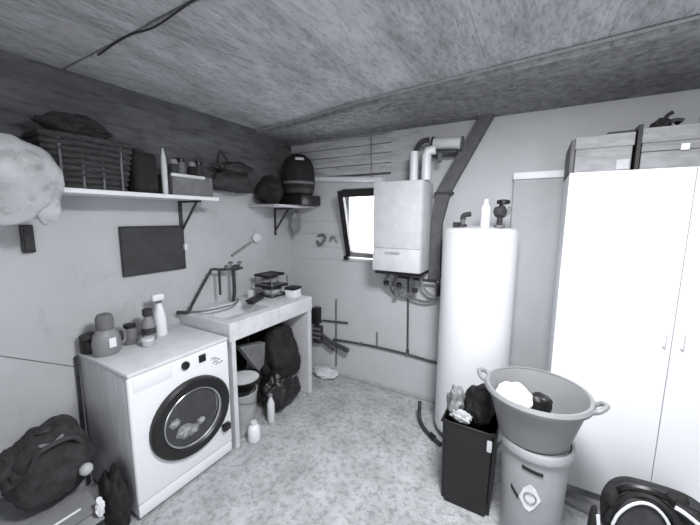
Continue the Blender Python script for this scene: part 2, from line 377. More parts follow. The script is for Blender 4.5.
# tap with bent pipe and two hanging hoses
t = thing('bent_tap', 'dark bent pipe tap with two hanging spouts over the sink', 'tap', (-0.47, 0.66, 0.93))
bm = B(); tube(bm, [(-0.47, 0.66, 0.93), (-0.47, 0.70, 1.00), (-0.46, 0.84, 1.20), (-0.455, 0.87, 1.235), (-0.44, 0.95, 1.225), (-0.42, 1.14, 1.215)], 0.011, 8, 5); obj('pipe', bm, 'dark', t, True)
bm = B(); tube(bm, [(-0.445, 0.925, 1.225), (-0.445, 0.925, 1.02)], 0.010, 8); obj('spout', bm, 'dark', t, True)
bm = B(); tube(bm, [(-0.43, 1.05, 1.22), (-0.43, 1.055, 1.05), (-0.43, 1.04, 0.945)], 0.015, 8, 4); obj('spout', bm, 'dark', t, True)
bm = B(); blob(bm, (-0.43, 1.075, 1.225), (0.03, 0.055, 0.026), 0.2, 2, 3, 3); obj('valve_body', bm, 'dark', t, True)
for (y, z) in ((1.03, 1.265), (1.12, 1.255), (0.99, 1.24)):
    bm = B(); lathe(bm, [(0.006, 0), (0.007, 0.02), (0.022, 0.022), (0.022, 0.032), (0.01, 0.036)], (-0.43, y, z-0.02), 12); obj('valve_knob', bm, 'grey2', t, True)
bm = B(); tube(bm, [(-0.52, 0.60, 0.945), (-0.47, 0.64, 0.94), (-0.46, 0.66, 0.945)], 0.014, 8, 3); obj('base_coupling', bm, 'dark', t, True)
bm = B(); tube(bm, [(-0.46, 0.665, 0.941), (-0.37, 0.75, 0.943), (-0.35, 0.95, 0.943), (-0.40, 1.06, 0.943), (-0.45, 1.10, 0.95)], 0.007, 6, 6)
o = obj('rubber_hose', bm, 'grey2', None, True); tag(o, 'thin grey hose curving across the sink below the bent tap', 'hose')

# things at the far end of the sink counter
t = thing('scrubbing_brush', 'flat black scrubbing brush lying on the sink counter', 'brush', (-0.30, 1.20, 0.93))
bm = B(); rotbox(bm, -0.30, 1.165, 0.952, 0.972, 0.07, 0.24, 0.35, 0.008); obj('back', bm, 'black', t, True)
bm = B(); rotbox(bm, -0.30, 1.165, 0.93, 0.952, 0.055, 0.20, 0.35, 0.002); obj('bristles', bm, 'dark', t)
t = thing('dish_basket', 'black-rimmed two-tier basket at the far end of the sink', 'basket', (-0.33, 1.42, 0.93))
for z in (0.945, 1.03, 1.125):
    bm = B(); a = -0.24 if z < 1.1 else -0.28
    tube(bm, [(-0.44, 1.30, z), (a, 1.30, z), (a, 1.50, z), (-0.44, 1.50, z)], 0.012 if z > 1 else 0.007, 6, 0, True); obj('rim', bm, 'black', t, True)
for (x, y) in ((-0.44, 1.30), (-0.24, 1.30), (-0.24, 1.50), (-0.44, 1.50)):
    bm = B(); tube(bm, [(x, y, 0.931), (x, y, 1.12)], 0.006, 6); obj('post', bm, 'grey2', t)
for (z, m) in ((1.035, 'grey2'), (1.122, 'black')):
    bm = B(); box(bm, -0.435, -0.25 if z < 1.1 else -0.30, 1.305, 1.495, z-0.005, z+0.006, 0.002, 1); obj('tray', bm, m, t)
o = obj('enamel_bowl', lathe(B(), [(0.035, 0.0), (0.07, 0.02), (0.088, 0.06), (0.092, 0.062), (0.075, 0.022), (0.035, 0.008), (0.004, 0.006)], (-0.335, 1.40, 0.939), 26), 'lightgrey', None, True)
tag(o, 'pale round bowl in the bottom tier of the black-rimmed basket', 'bowl')
o = obj('folded_cloth', blob(B(), (-0.35, 1.40, 1.075), (0.07, 0.08, 0.035), 0.2, 2.5, 4, 3, 1.042), 'grey', None, True)
tag(o, 'folded grey cloth in the middle tier of the black-rimmed basket', 'cloth')
t = thing('soap_box', 'small white box with black lid by the counter end', 'box', (-0.22, 1.63, 0.93))
t.location = (-0.17, 1.47, 0.93)
bm = B(); rotbox(bm, -0.14, 1.465, 0.93, 1.00, 0.10, 0.11, 0.1, 0.006); obj('body', bm, 'white', t, True)
bm = B(); rotbox(bm, -0.14, 1.465, 1.00, 1.025, 0.11, 0.12, 0.1, 0.006); obj('lid', bm, 'black', t, True)
t = thing('cleaning_cup', 'small pale cup beside the black scrubbing brush', 'cup', (-0.42, 1.22, 0.93))
obj('body', lathe(B(), [(0.025, 0.0), (0.034, 0.07), (0.031, 0.07), (0.022, 0.006), (0.003, 0.005)], (-0.42, 1.22, 0.93), 18), 'offwhite', t, True)

# on the left wall
t = thing('slate_board', 'dark grey rectangular board hung on the left wall', 'board', (-0.55, 0.50, 1.40))
bm = B(); box(bm, XL+0.004, XL+0.022, 0.285, 0.700, 1.268, 1.572, 0.003, 1); obj('face', bm, 'board', t)
bm = B(); tube(bm, [(XL+0.016, 0.283, 1.265), (XL+0.016, 0.702, 1.265), (XL+0.016, 0.702, 1.575), (XL+0.016, 0.283, 1.575)], 0.010, 6, 0, True); obj('edge', bm, 'dark', t)
bm = B(); box(bm, XL+0.012, XL+0.04, 0.698, 0.718, 1.40, 1.445, 0.004); obj('clip', bm, 'white', t)
t = thing('wall_brush', 'pale round-headed brush hung aslant on the left wall', 'brush', (-0.54, 1.26, 1.38))
bm = B(); tube(bm, [(XL+0.014, 1.14, 1.31), (XL+0.014, 1.36, 1.41)], 0.012, 8); obj('handle', bm, 'grey', t, True)
bm = B(); blob(bm, (XL+0.03, 1.42, 1.455), (0.025, 0.05, 0.045), 0.15, 2, 5, 3); obj('head', bm, 'offwhite', t, True)
t = thing('wall_holder', 'narrow black holder on the left wall under the plastic bag', 'holder', (-0.55, -0.14, 1.52))
bm = B(); box(bm, XL+0.001, XL+0.030, -0.175, -0.125, 1.455, 1.60, 0.005, mtx=Matrix.Translation((0, 0, 0))); obj('body', bm, 'black', t)
bm = B(); box(bm, XL+0.028, XL+0.038, -0.168, -0.132, 1.47, 1.55, 0.003); obj('pocket', bm, 'dark', t)

# ---------------------------------------------------------------- shelves
def bracket(y, parent, z, d=0.24, m='dark', nm='bracket'):
    o = obj(nm, box(B(), XL+0.001, XL+0.012, y-0.013, y+0.013, z-0.27, z, 0.002, 1), m, parent)
    obj('arm', box(B(), XL+0.010, XL+d, y-0.013, y+0.013, z-0.014, z, 0.002, 1), m, o)
    obj('brace', tube(B(), [(XL+0.01, y, z-0.22), (XL+d-0.04, y, z-0.012)], 0.009, 6), m, o)
t = thing('wall_shelf', 'long white shelf on dark brackets above the washer', 'shelf', (-0.42, 0.15, 1.77))
bm = B(); box(bm, XL+0.002, -0.28, -0.55, 0.83, 1.760, 1.785, 0.003, 1); obj('board', bm, 'white', t)
bracket(0.70, t, 1.760); bracket(-0.35, t, 1.760)
t = thing('wall_shelf', 'short grey corner shelf above the sink, nearest the window', 'shelf', (-0.42, 1.62, 1.75))
bm = B(); box(bm, XL+0.002, -0.24, 1.36, 1.96, 1.735, 1.760, 0.003, 1); obj('board', bm, 'lightgrey', t)
bracket(1.70, t, 1.735, 0.22)
o = obj('hanging_cloth', prism(B(), [(XL+0.01, 1.72), (XL+0.012, 1.40), (XL+0.022, 1.40), (XL+0.02, 1.72)], 1, 1.82, 1.94), 'grey', None)
bpy.data.objects.remove(o)

t = thing('hanging_rag', 'grey rag hanging from a hook under the corner shelf', 'cloth', (-0.40, 1.86, 1.73))
bm = B(); blob(bm, (-0.42, 1.86, 1.60), (0.03, 0.06, 0.12), 0.3, 2.6, 14, 4); obj('cloth', bm, 'grey', t, True)
obj('hook', tube(B(), [(-0.42, 1.86, 1.734), (-0.42, 1.86, 1.70)], 0.005, 6), 'dark', t)
# things on the long shelf
ZS = 1.785
t = thing('laundry_basket', 'big dark woven basket on the near end of the long shelf', 'basket', (-0.42, 0.06, ZS))
bm = B(); n = 9
for k in range(n):
    z = ZS+0.012+k*0.030; a = 0.004*k
    P = [(-0.50-a*0.3, -0.09-a, z), (-0.34+a, -0.09-a, z), (-0.32+a, 0.0, z), (-0.32+a, 0.15, z), (-0.34+a, 0.235+a, z), (-0.50-a*0.3, 0.235+a, z)]
    tube(bm, P, 0.0165, 6, 0, True)
obj('woven_bands', bm, 'weave', t, True)
bm = B(); box(bm, -0.50, -0.335, -0.085, 0.23, ZS+0.001, ZS+0.255); obj('lining', bm, 'dark', t)
for y in (-0.06, 0.03, 0.12, 0.21):
    obj('upright', tube(B(), [(-0.306, y, ZS+0.002), (-0.298, y, ZS+0.265)], 0.006, 6), 'grey2', t)
o = obj('rumpled_blanket', blob(B(), (-0.42, 0.06, ZS+0.315), (0.10, 0.16, 0.065), 0.35, 2.6, 8, 4, ZS+0.273), 'darkcloth', None, True)
tag(o, 'dark rumpled blanket heaped on top of the woven basket', 'blanket')
# folded papers in front of the basket on the shelf edge
for k, (y0, y1, m) in enumerate(((-0.09, 0.13, 'grey'), (-0.10, 0.10, 'lightgrey'), (-0.08, 0.15, 'grey2'))):
    pass
t = thing('dark_jug', 'black bulky canister standing next to the woven basket on shelf', 'canister', (-0.40, 0.36, ZS))
bm = B(); box(bm, -0.49, -0.31, 0.285, 0.425, ZS+0.001, ZS+0.24, 0.03, 3); obj('body', bm, 'black2', t, True)
obj('cap', lathe(B(), [(0.03, 0.238), (0.032, 0.262), (0.02, 0.268)], (-0.40, 0.355, ZS), 16), 'dark', t, True)
obj('handle', tube(B(), [(-0.40, 0.295, ZS+0.235), (-0.40, 0.30, ZS+0.265), (-0.40, 0.325, ZS+0.265)], 0.008, 6, 3), 'dark', t, True)
o = obj('white_spout', lathe(B(), [(0.016, 0.0), (0.018, 0.14), (0.016, 0.22), (0.008, 0.26), (0.004, 0.285)], (-0.335, 0.470, ZS), 14), 'offwhite', None, True)
o.name = 'glue_bottle'; tag(o, 'thin pale pointed bottle between black canister and grey crate', 'bottle')
t = thing('storage_crate', 'open grey crate of dark jars on the far end of the long shelf', 'crate', (-0.42, 0.66, ZS))
for (a, b2, c0, d) in ((-0.53, -0.31, 0.50, 0.515), (-0.53, -0.31, 0.785, 0.80), (-0.53, -0.518, 0.50, 0.80), (-0.318, -0.305, 0.50, 0.80)):
    bm = B(); box(bm, a, b2, c0, d, ZS+0.001, ZS+0.135, 0.002, 1); obj('side', bm, 'grey2', t)
bm = B(); box(bm, -0.53, -0.31, 0.50, 0.80, ZS+0.001, ZS+0.012); obj('bottom', bm, 'grey2', t)
bm = B(); box(bm, -0.312, -0.298, 0.495, 0.735, ZS+0.118, ZS+0.138, 0.003, 1); obj('front_lip', bm, 'offwhite', t)
gl = ['short dark jar at the near end inside the shelf crate', 'grey jar second from the near end of the shelf crate', 'black jar third from the near end of the shelf crate', 'dark jar at the far end inside the shelf crate']
for k in range(4):
    c = (-0.36-0.02*(k % 2), 0.55+0.066*k, ZS+0.013)
    j = thing('jar', gl[k], 'jar', c, 'jars in the shelf crate')
    obj('body', lathe(B(), [(0.028, 0), (0.030, 0.01), (0.030, 0.17+0.02*(k % 2)), (0.022, 0.19+0.02*(k % 2))], c, 14), ('dark', 'grey2', 'black2', 'dark')[k], j, True)
    obj('lid', lathe(B(), [(0.025, 0.19+0.02*(k % 2)), (0.025, 0.215+0.02*(k % 2)), (0.02, 0.22+0.02*(k % 2))], c, 14), ('grey', 'black', 'grey', 'black')[k], j, True)
o = obj('shelf_bottle', lathe(B(), [(0.024, 0), (0.027, 0.01), (0.026, 0.10), (0.012, 0.14), (0.012, 0.17)], (-0.33, 0.815, ZS), 14), 'grey', None, True)
bpy.data.objects.remove(o)

# things between and over the corner shelf
ZT = 1.760
o = obj('cloth_bundle', blob(B(), (-0.42, 1.49, ZT+0.12), (0.12, 0.125, 0.13), 0.2, 2.4, 12, 4, ZT+0.001), 'black2', None, True)
tag(o, 'dark grey cloth bundle on the near end of the corner shelf', 'cloth')
t = thing('hanging_bag', 'long dark soft bag hung on the wall between the two shelves', 'bag', (-0.47, 1.10, 2.0))
bm = B(); blob(bm, (-0.47, 1.10, 1.93), (0.08, 0.20, 0.085), 0.2, 2.4, 2, 4); obj('body', bm, 'dark', t, True)
bm = B(); blob(bm, (-0.46, 1.12, 2.04), (0.085, 0.17, 0.05), 0.25, 2.4, 6, 4); obj('flap', bm, 'dark', t, True)
obj('strap', tube(B(), [(-0.51, 1.00, 1.98), (XL+0.006, 1.08, 2.18), (-0.51, 1.18, 2.0)], 0.006, 6, 5), 'dark', t, True)
c = Vector((-0.33, 1.80, ZT+0.10))
t = thing('motorcycle_helmet', 'dark domed helmet at the window end of the corner shelf', 'helmet', c)
bm = B(); lathe(bm, [(0.155, 0.06), (0.160, 0.12), (0.160, 0.20), (0.150, 0.28), (0.118, 0.345), (0.065, 0.385), (0.005, 0.396)], c, 32); obj('shell', bm, 'black2', t, True)
bm = B(); lathe(bm, [(0.120, 0.001), (0.146, 0.02), (0.153, 0.06), (0.148, 0.06)], c, 32); obj('collar', bm, 'dark', t, True)
bm = B(); tube(bm, [c+Vector((math.cos(a)*0.156, math.sin(a)*0.156, 0.115)) for a in [math.radians(-110+10*k) for k in range(17)]], 0.014, 8); obj('visor_rim', bm, 'grey2', t, True)
bm = B(); m4 = Matrix.Translation(c+Vector((0.092, -0.092, 0.330))) @ Matrix.Rotation(-0.78, 4, 'Z') @ Matrix.Rotation(0.75, 4, 'Y')
box(bm, -0.016, 0.016, -0.040, 0.040, -0.004, 0.006, 0.003, 1, mtx=m4); obj('white_badge', bm, 'white', t)
t = thing('tool_case', 'flat black case under the helmet on the corner shelf', 'case', (-0.33, 1.80, ZT))
bm = B(); box(bm, -0.50, -0.17, 1.645, 1.955, ZT+0.001, ZT+0.099, 0.012, 2); obj('body', bm, 'black', t, True)
obj('handle', tube(B(), [(-0.172, 1.74, ZT+0.05), (-0.15, 1.75, ZT+0.05), (-0.15, 1.83, ZT+0.05), (-0.172, 1.84, ZT+0.05)], 0.006, 6), 'dark', t)

# pale plastic bag hung at the shelf's near end
t = thing('plastic_bag', 'bulging pale plastic bag hung over the near end of the shelf', 'bag', (-0.24, -0.22, 1.80))
bm = B(); blob(bm, (-0.215, -0.27, 1.80), (0.055, 0.17, 0.19), 0.16, 2.2, 21, 5, soft=True); obj('body', bm, 'bagfilm', t, True)
bm = B(); blob(bm, (-0.225, -0.155, 1.72), (0.03, 0.055, 0.11), 0.2, 2.2, 23, 4, soft=True); obj('side_bulge', bm, 'bagfilm', t, True)
obj('strap', tube(B(), [(-0.23, -0.28, 1.95), (-0.30, -0.27, 2.03), (XL+0.004, -0.22, 2.10)], 0.008, 6, 5), 'bagfilm', t, True)

# ---------------------------------------------------------------- under the sink
t = thing('bucket', 'pale grey bucket under the near end of the sink', 'bucket', (-0.13, 0.83, 0))
c = (-0.14, 0.835, 0)
obj('body', lathe(B(), [(0.085, 0.0), (0.118, 0.32), (0.122, 0.325), (0.122, 0.335), (0.113, 0.332), (0.08, 0.01), (0.003, 0.008)], c, 28), 'lightgrey', t, True)
obj('handle', tube(B(), [(-0.14+math.cos(a)*0.124, 0.835+math.sin(a)*0.124*0.9, 0.30-abs(math.cos(a/2-0.8))*0.06) for a in [0.0+PI*k/10 for k in range(-9, 2)]], 0.004, 6), 'grey2', t, True)
t = thing('round_basin', 'black round basin with pale inside resting on the grey bucket', 'basin', (-0.14, 0.84, 0.335))
c = (-0.14, 0.86, 0.338)
obj('body', lathe(B(), [(0.08, 0.0), (0.125, 0.075), (0.135, 0.08), (0.135, 0.087), (0.118, 0.082)], c, 28, cap=False), 'black', t, True)
obj('liner', lathe(B(), [(0.119, 0.080), (0.09, 0.03), (0.04, 0.022), (0.003, 0.02)], c, 28), 'offwhite', t, True)
t = thing('detergent_bottle', 'white squat bottle on the floor before the grey bucket', 'bottle', (0.03, 0.79, 0))
c = (0.03, 0.79, 0)
obj('body', lathe(B(), [(0.040, 0), (0.046, 0.01), (0.046, 0.10), (0.030, 0.125), (0.022, 0.13)], c, 20), 'white', t, True)
obj('cap', lathe(B(), [(0.024, 0.13), (0.024, 0.152), (0.018, 0.155)], c, 16), 'offwhite', t, True)
t = thing('refuse_bag', 'large black sack sagging to the floor under the sink', 'sack', (-0.20, 1.30, 0))
bm = B(); blob(bm, (-0.17, 1.29, 0.43), (0.17, 0.185, 0.27), 0.22, 2.2, 31, 5); obj('upper', bm, 'black2', t, True)
bm = B(); blob(bm, (-0.13, 1.25, 0.17), (0.15, 0.20, 0.19), 0.2, 2.4, 33, 5, 0.002); obj('lower', bm, 'black', t, True)
obj('tie', tube(B(), [(-0.05, 1.12, 0.24), (-0.02, 1.25, 0.26), (-0.03, 1.40, 0.26)], 0.006, 6, 5), 'grey2', t, True)
o = obj('black_rags', blob(B(), (-0.24, 0.85, 0.56), (0.16, 0.15, 0.12), 0.3, 2.5, 35, 4), 'black2', None, True)
bpy.data.objects.remove(o)
t = thing('folded_ironing_board', 'grey triangular cloth bundle wedged above the basin under sink', 'cloth', (-0.2, 1.0, 0.5))
t.name = 'grey_rag'
bm = B(); vs = [(-0.12, 0.86, 0.66), (-0.10, 1.10, 0.62), (-0.10, 1.06, 0.40)]
prism(bm, [(0.84, 0.67), (1.10, 0.62), (1.08, 0.44), (1.02, 0.40), (0.94, 0.52)], 0, -0.20, -0.14); obj('cloth', bm, 'grey2', t)
obj('hook', tube(B(), [(-0.17, 0.95, 0.66), (-0.17, 0.95, 0.80)], 0.004, 6), 'dark', t)
t = thing('dark_apron', 'dark apron hanging behind the grey rag under the sink', 'apron', (-0.35, 0.9, 0.5))
bm = B(); nx2, nz2 = 24, 8
V = [[bm.verts.new((-0.45+0.03*math.sin(i*1.1)+0.01*math.sin(j*2), 0.71+0.78*i/nx2, 0.30+0.05*math.sin(i*0.5)*(nz2-j)/nz2+0.49*j/nz2)) for j in range(nz2+1)] for i in range(nx2+1)]
for i in range(nx2):
    for j in range(nz2): bm.faces.new((V[i][j], V[i+1][j], V[i+1][j+1], V[i][j+1]))
bmesh.ops.solidify(bm, geom=bm.faces[:], thickness=0.008); obj('cloth', bm, 'black2', t, True)
obj('rail', tube(B(), [(-0.45, 0.692, 0.785), (-0.45, 1.503, 0.785)], 0.007, 6), 'dark', t)
t = thing('bottle', 'small white bottle leaning on the black sack', 'bottle', (0.0, 1.03, 0.0))
c = (-0.02, 1.02, 0.0)
t.location = c
obj('body', lathe(B(), [(0.026, 0), (0.030, 0.008), (0.030, 0.16), (0.014, 0.20), (0.013, 0.215)], c, 16), 'offwhite', t, True)
obj('cap', lathe(B(), [(0.016, 0.215), (0.016, 0.235), (0.012, 0.237)], c, 14), 'grey', t, True)

# ---------------------------------------------------------------- pipes and fittings on the back wall
YP = YB-0.016
t = thing('floor_run_pipe', 'dark heating pipe running low across the back wall to the tank', 'pipe', (0.4, YP, 0.38))
obj('run', tube(B(), [(-0.02, YP, 0.385), (0.30, YP, 0.40), (0.48, YP, 0.405), (0.79, YP, 0.40), (1.14, YP, 0.375)], 0.011, 8, 4), 'pipe', t, True)
obj('stub', tube(B(), [(0.48, YP, 0.41), (0.478, YP, 0.555)], 0.007, 8), 'grey2', t, True)
for x in (0.30, 0.79): obj('clip', box(B(), x-0.01, x+0.01, YB-0.028, YB, 0.385, 0.415, 0.002, 1), 'grey2', t)
t = thing('drop_pipe', 'thin dark pipe dropping from the boiler to the low pipe', 'pipe', (0.78, YP, 0.41))
obj('drop', tube(B(), [(0.79, YP, 0.414), (0.782, YP, 0.80), (0.772, YP, 1.20)], 0.0085, 8), 'pipe', t, True)
obj('elbow', lathe(B(), [(0.014, 0), (0.014, 0.035)], (0.79, YP, 0.412), 10), 'pipe', t, True)
t = thing('corner_pipe', 'grey upright pipe with short crosspiece in the left corner', 'pipe', (0.01, YP, 0.02))
obj('upright', tube(B(), [(0.013, YP, 0.10), (0.013, YP, 0.82)], 0.008, 8), 'grey2', t, True)
obj('crosspiece', tube(B(), [(-0.16, YP, 0.565), (0.15, YP, 0.59)], 0.010, 8), 'pipe', t, True)
t = thing('corner_valve', 'dark pipe manifold with a black valve beside the sink end', 'valve', (-0.20, YB-0.06, 0.3))
bm = B(); box(bm, -0.255, -0.175, 1.88, YB-0.002, 0.53, 0.71, 0.015, 2); obj('valve_body', bm, 'black', t, True)
bm = B(); box(bm, -0.25, -0.15, 1.89, YB-0.002, 0.32, 0.51, 0.02, 2); obj('manifold', bm, 'dark', t, True)
for z in (0.38, 0.43, 0.48): obj('band', box(B(), -0.255, -0.145, 1.882, 1.895, z, z+0.012, 0.002, 1), 'grey', t)
obj('outlet', tube(B(), [(-0.16, 1.92, 0.43), (-0.02, 1.90, 0.375), (0.20, 1.88, 0.335)], lambda s: 0.018+0.008*s, 8, 4), 'pipe', t, True)
obj('outlet', tube(B(), [(-0.16, 1.92, 0.36), (-0.04, 1.91, 0.31), (0.01, 1.91, 0.29)], 0.014, 8, 4), 'pipe', t, True)
o = obj('floor_sack', blob(B(), (-0.08, 1.88, 0.035), (0.16, 0.085, 0.05), 0.25, 2.5, 41, 4, 0.002), 'offwhite', None, True)
o.name = 'plaster_rubble'; tag(o, 'low pale heap of rubble on the floor under the corner valve', 'rubble')
t = thing('window_fittings', 'grey bent pipe fittings on the wall left of the window', 'pipe', (-0.1, YB-0.03, 1.4))
obj('bend', tube(B(), [(-0.22, YB-0.015, 1.40), (-0.16, YB-0.04, 1.37), (-0.11, YB-0.03, 1.44), (-0.15, YB-0.015, 1.47), (-0.21, YB-0.012, 1.46)], 0.014, 8, 5), 'grey2', t, True)
obj('bend', tube(B(), [(-0.06, YB-0.012, 1.41), (-0.04, YB-0.03, 1.45), (0.00, YB-0.03, 1.45), (0.02, YB-0.012, 1.40)], 0.010, 8, 5), 'grey', t, True)
o = obj('wall_bracket_pad', blob(B(), (0.055, YB-0.012, 1.36), (0.075, 0.018, 0.05), 0.2, 3, 5, 3), 'offwhite', None, True)
o.name = 'plaster_patch'; o['kind'] = 'structure'
bpy.data.objects.remove(o)

# boiler
t = thing('gas_boiler', 'white wall-hung gas boiler beside the small window', 'boiler', (0.78, 1.82, 1.20))
bm = B(); box(bm, 0.556, 0.970, 1.675, 1.955, 1.205, 1.935, 0.014, 3); obj('casing', bm, 'offwhite', t, True)
bm = B(); box(bm, 0.560, 0.966, 1.662, 1.678, 1.402, 1.932, 0.004, 2); obj('front_cover', bm, 'offwhite', t, True)
bm = B(); box(bm, 0.560, 0.966, 1.662, 1.678, 1.213, 1.400, 0.004, 2); cp = obj('control_panel', bm, 'offwhite', t, True)
bm = B(); box(bm, 0.67, 0.80, 1.658, 1.664, 1.350, 1.372, 0.003, 1); obj('display', bm, 'lightgrey', cp)
obj('bottom_shade', box(B(), 0.570, 0.955, 1.69, 1.95, 1.180, 1.205, 0.004, 1), 'black', t)  # black plate stands in for the shadow line under the boiler
for k, x in enumerate((0.62, 0.70, 0.84, 0.92)):
    obj('connector', lathe(B(), [(0.014, -0.05), (0.018, -0.045), (0.018, 0.0)], (x, 1.86, 1.181), 12), 'grey2', t, True)
obj('wall_plate', box(B(), 0.60, 0.93, 1.952, YB, 1.22, 1.92), 'grey', t)
t = thing('flue_pipe', 'white flue pipe with dark elbow on the left of the boiler top', 'flue', (0.86, 1.74, 1.94))
obj('pipe', tube(B(), [(0.862, 1.76, 1.938), (0.862, 1.76, 2.16)], 0.033, 16), 'white', t, True)
obj('elbow', tube(B(), [(0.80, 1.90, 2.135), (0.845, 1.85, 2.19), (0.90, 1.80, 2.235), (0.965, 1.79, 2.245)], 0.020, 10, 4), 'pipe', t, True)
t = thing('flue_pipe', 'white flue pipe bending right, on the right of the boiler top', 'flue', (0.96, 1.76, 1.94))
obj('pipe', tube(B(), [(0.962, 1.76, 1.938), (0.962, 1.76, 2.12), (0.968, 1.765, 2.155), (1.02, 1.78, 2.165)], 0.036, 16), 'white', t, True)
t = thing('air_duct', 'white level pipe with dark bracket by the ceiling above boiler', 'pipe', (1.15, 1.86, 2.2))
obj('pipe', tube(B(), [(0.985, 1.86, 2.225), (1.20, 1.86, 2.21)], 0.046, 18), 'offwhite', t, True)
obj('bracket', box(B(), 0.96, 1.17, 1.80, YB-0.002, 2.135, 2.155, 0.003, 1), 'pipe', t)
obj('end_ring', tube(B(), [(0.970, 1.86, 2.227), (0.987, 1.86, 2.225)], 0.053, 18), 'dark', t, True)
obj('end_ring', tube(B(), [(1.195, 1.86, 2.21), (1.205, 1.86, 2.209)], 0.050, 18), 'grey2', t, True)
obj('small_valve', tube(B(), [(1.05, 1.80, 2.133), (1.055, 1.79, 2.07)], 0.016, 8), 'grey2', t, True)
o = obj('thin_cable', tube(B(), [(0.40, 1.93, 2.394), (0.402, 1.93, 2.20), (0.415, 1.93, 1.98)], 0.004, 6), 'grey', None)
tag(o, 'thin grey cable dropping from ceiling to the window top', 'cable')
bm = B()
prism(bm, [(1.300, 2.395), (1.405, 2.395), (1.115, 1.845), (1.06, 1.60), (1.065, 1.14), (0.975, 1.14), (0.978, 1.60), (1.010, 1.87)], 1, 1.90, 1.955)
t = thing('exhaust_duct', 'flat dark grey duct slanting from ceiling down behind the tank', 'duct', (1.05, 1.93, 1.0))
obj('channel', bm, 'duct', t)
obj('strap', box(B(), 0.995, 1.135, 1.892, YB-0.001, 1.835, 1.855), 'dark', t)
# tangle of hoses below the boiler
t = thing('boiler_pipework', 'tangled grey hoses and valves below the boiler', 'pipework', (0.78, 1.9, 1.05))
obj('header', tube(B(), [(0.68, 1.88, 1.135), (0.90, 1.88, 1.125), (1.07, 1.88, 1.125)], 0.012, 8, 3), 'dark', t, True)
obj('elbow', tube(B(), [(1.055, 1.87, 1.13), (1.07, 1.86, 1.09), (1.07, 1.86, 1.01)], 0.018, 8, 3), 'black', t, True)
for k, P in enumerate((
    [(0.62, 1.86, 1.13), (0.58, 1.87, 1.07), (0.62, 1.89, 1.01), (0.70, 1.90, 0.99), (0.76, 1.90, 1.03)],
    [(0.70, 1.86, 1.13), (0.66, 1.88, 1.05), (0.70, 1.91, 0.965), (0.82, 1.91, 0.945), (0.95, 1.91, 0.93), (1.05, 1.91, 0.965)],
    [(0.84, 1.86, 1.13), (0.86, 1.88, 1.05), (0.82, 1.90, 0.99), (0.74, 1.92, 0.96), (0.64, 1.92, 0.965)],
    [(0.92, 1.86, 1.13), (0.94, 1.88, 1.06), (0.99, 1.90, 1.0), (1.06, 1.91, 0.99)])):
    obj('hose', tube(B(), P, 0.011, 8, 6), ('grey', 'grey2', 'grey', 'grey')[k], t, True)
for k, (x, z) in enumerate(((0.60, 1.07), (0.665, 1.03), (0.72, 1.06), (0.70, 0.975), (0.87, 1.03))):
    obj('valve', lathe(B(), [(0.020, -0.02), (0.024, -0.01), (0.024, 0.012), (0.014, 0.02)], (x, 1.87, z), 12), 'grey2' if k % 2 else 'dark', t, True)

# ---------------------------------------------------------------- hot water tank
TC = (1.386, 1.695)
t = thing('water_heater', 'tall white cylindrical hot water tank on the floor', 'water heater', (*TC, 0))
obj('cylinder', lathe(B(), [(0.235, 0.05), (0.25, 0.065), (0.25, 1.545), (0.243, 1.565), (0.225, 1.578), (0.20, 1.580)], (*TC, 0), 56), 'white', t, True)
obj('top_cap', lathe(B(), [(0.20, 1.579), (0.10, 1.590), (0.02, 1.592)], (*TC, 0), 40), 'offwhite', t, True)
for a in (0.6, 2.2, 3.9, 5.4):
    obj('foot', lathe(B(), [(0.025, 0.0), (0.02, 0.055)], (TC[0]+0.17*math.cos(a), TC[1]+0.17*math.sin(a), 0), 12), 'dark', t, True)
def fitting(x, y, nm, lab, mm, h):
    q = thing(nm, lab, 'pipe fitting', (x, y, 1.588)); return q
q = thing('pipe_fitting', 'small dark pipe elbow on the left of the tank top', 'pipe fitting', (1.285, 1.60, 1.585))
obj('stem', tube(B(), [(1.285, 1.60, 1.583), (1.285, 1.60, 1.64)], 0.016, 10), 'grey2', q, True)
obj('elbow', tube(B(), [(1.285, 1.60, 1.635), (1.29, 1.61, 1.665), (1.33, 1.63, 1.675)], 0.018, 10, 4), 'dark', q, True)
obj('nut', lathe(B(), [(0.03, 0.0), (0.03, 0.022)], (1.285, 1.60, 1.583), 6), 'dark', q)
obj('nut', lathe(B(), [(0.026, 0.0), (0.026, 0.035)], (1.245, 1.60, 1.583), 6), 'dark', q)
q = thing('bottle', 'white bottle standing on top of the tank', 'bottle', (1.43, 1.60, 1.59))
obj('body', lathe(B(), [(0.028, 0), (0.032, 0.008), (0.032, 0.13), (0.020, 0.155)], (1.43, 1.60, 1.586), 18), 'white', q, True)
obj('cap', lathe(B(), [(0.020, 0.152), (0.020, 0.185), (0.012, 0.19)], (1.43, 1.60, 1.586), 14), 'offwhite', q, True)
q = thing('pipe_fitting', 'dark valve group with knob on the right of the tank top', 'pipe fitting', (1.52, 1.60, 1.585))
obj('stem', tube(B(), [(1.52, 1.60, 1.583), (1.52, 1.60, 1.72)], 0.018, 10), 'dark', q, True)
obj('body', blob(B(), (1.52, 1.60, 1.690), (0.040, 0.036, 0.045), 0.2, 3, 2, 3), 'dark', q, True)
obj('knob', lathe(B(), [(0.012, 0), (0.040, 0.006), (0.040, 0.028), (0.015, 0.034)], (1.535, 1.60, 1.735), 16), 'black', q, True)
obj('side_outlet', tube(B(), [(1.52, 1.60, 1.65), (1.56, 1.62, 1.68), (1.575, 1.64, 1.72)], 0.013, 8, 4), 'grey', q, True)
obj('nut', lathe(B(), [(0.034, 0.0), (0.034, 0.02)], (1.52, 1.60, 1.583), 6), 'grey2', q)

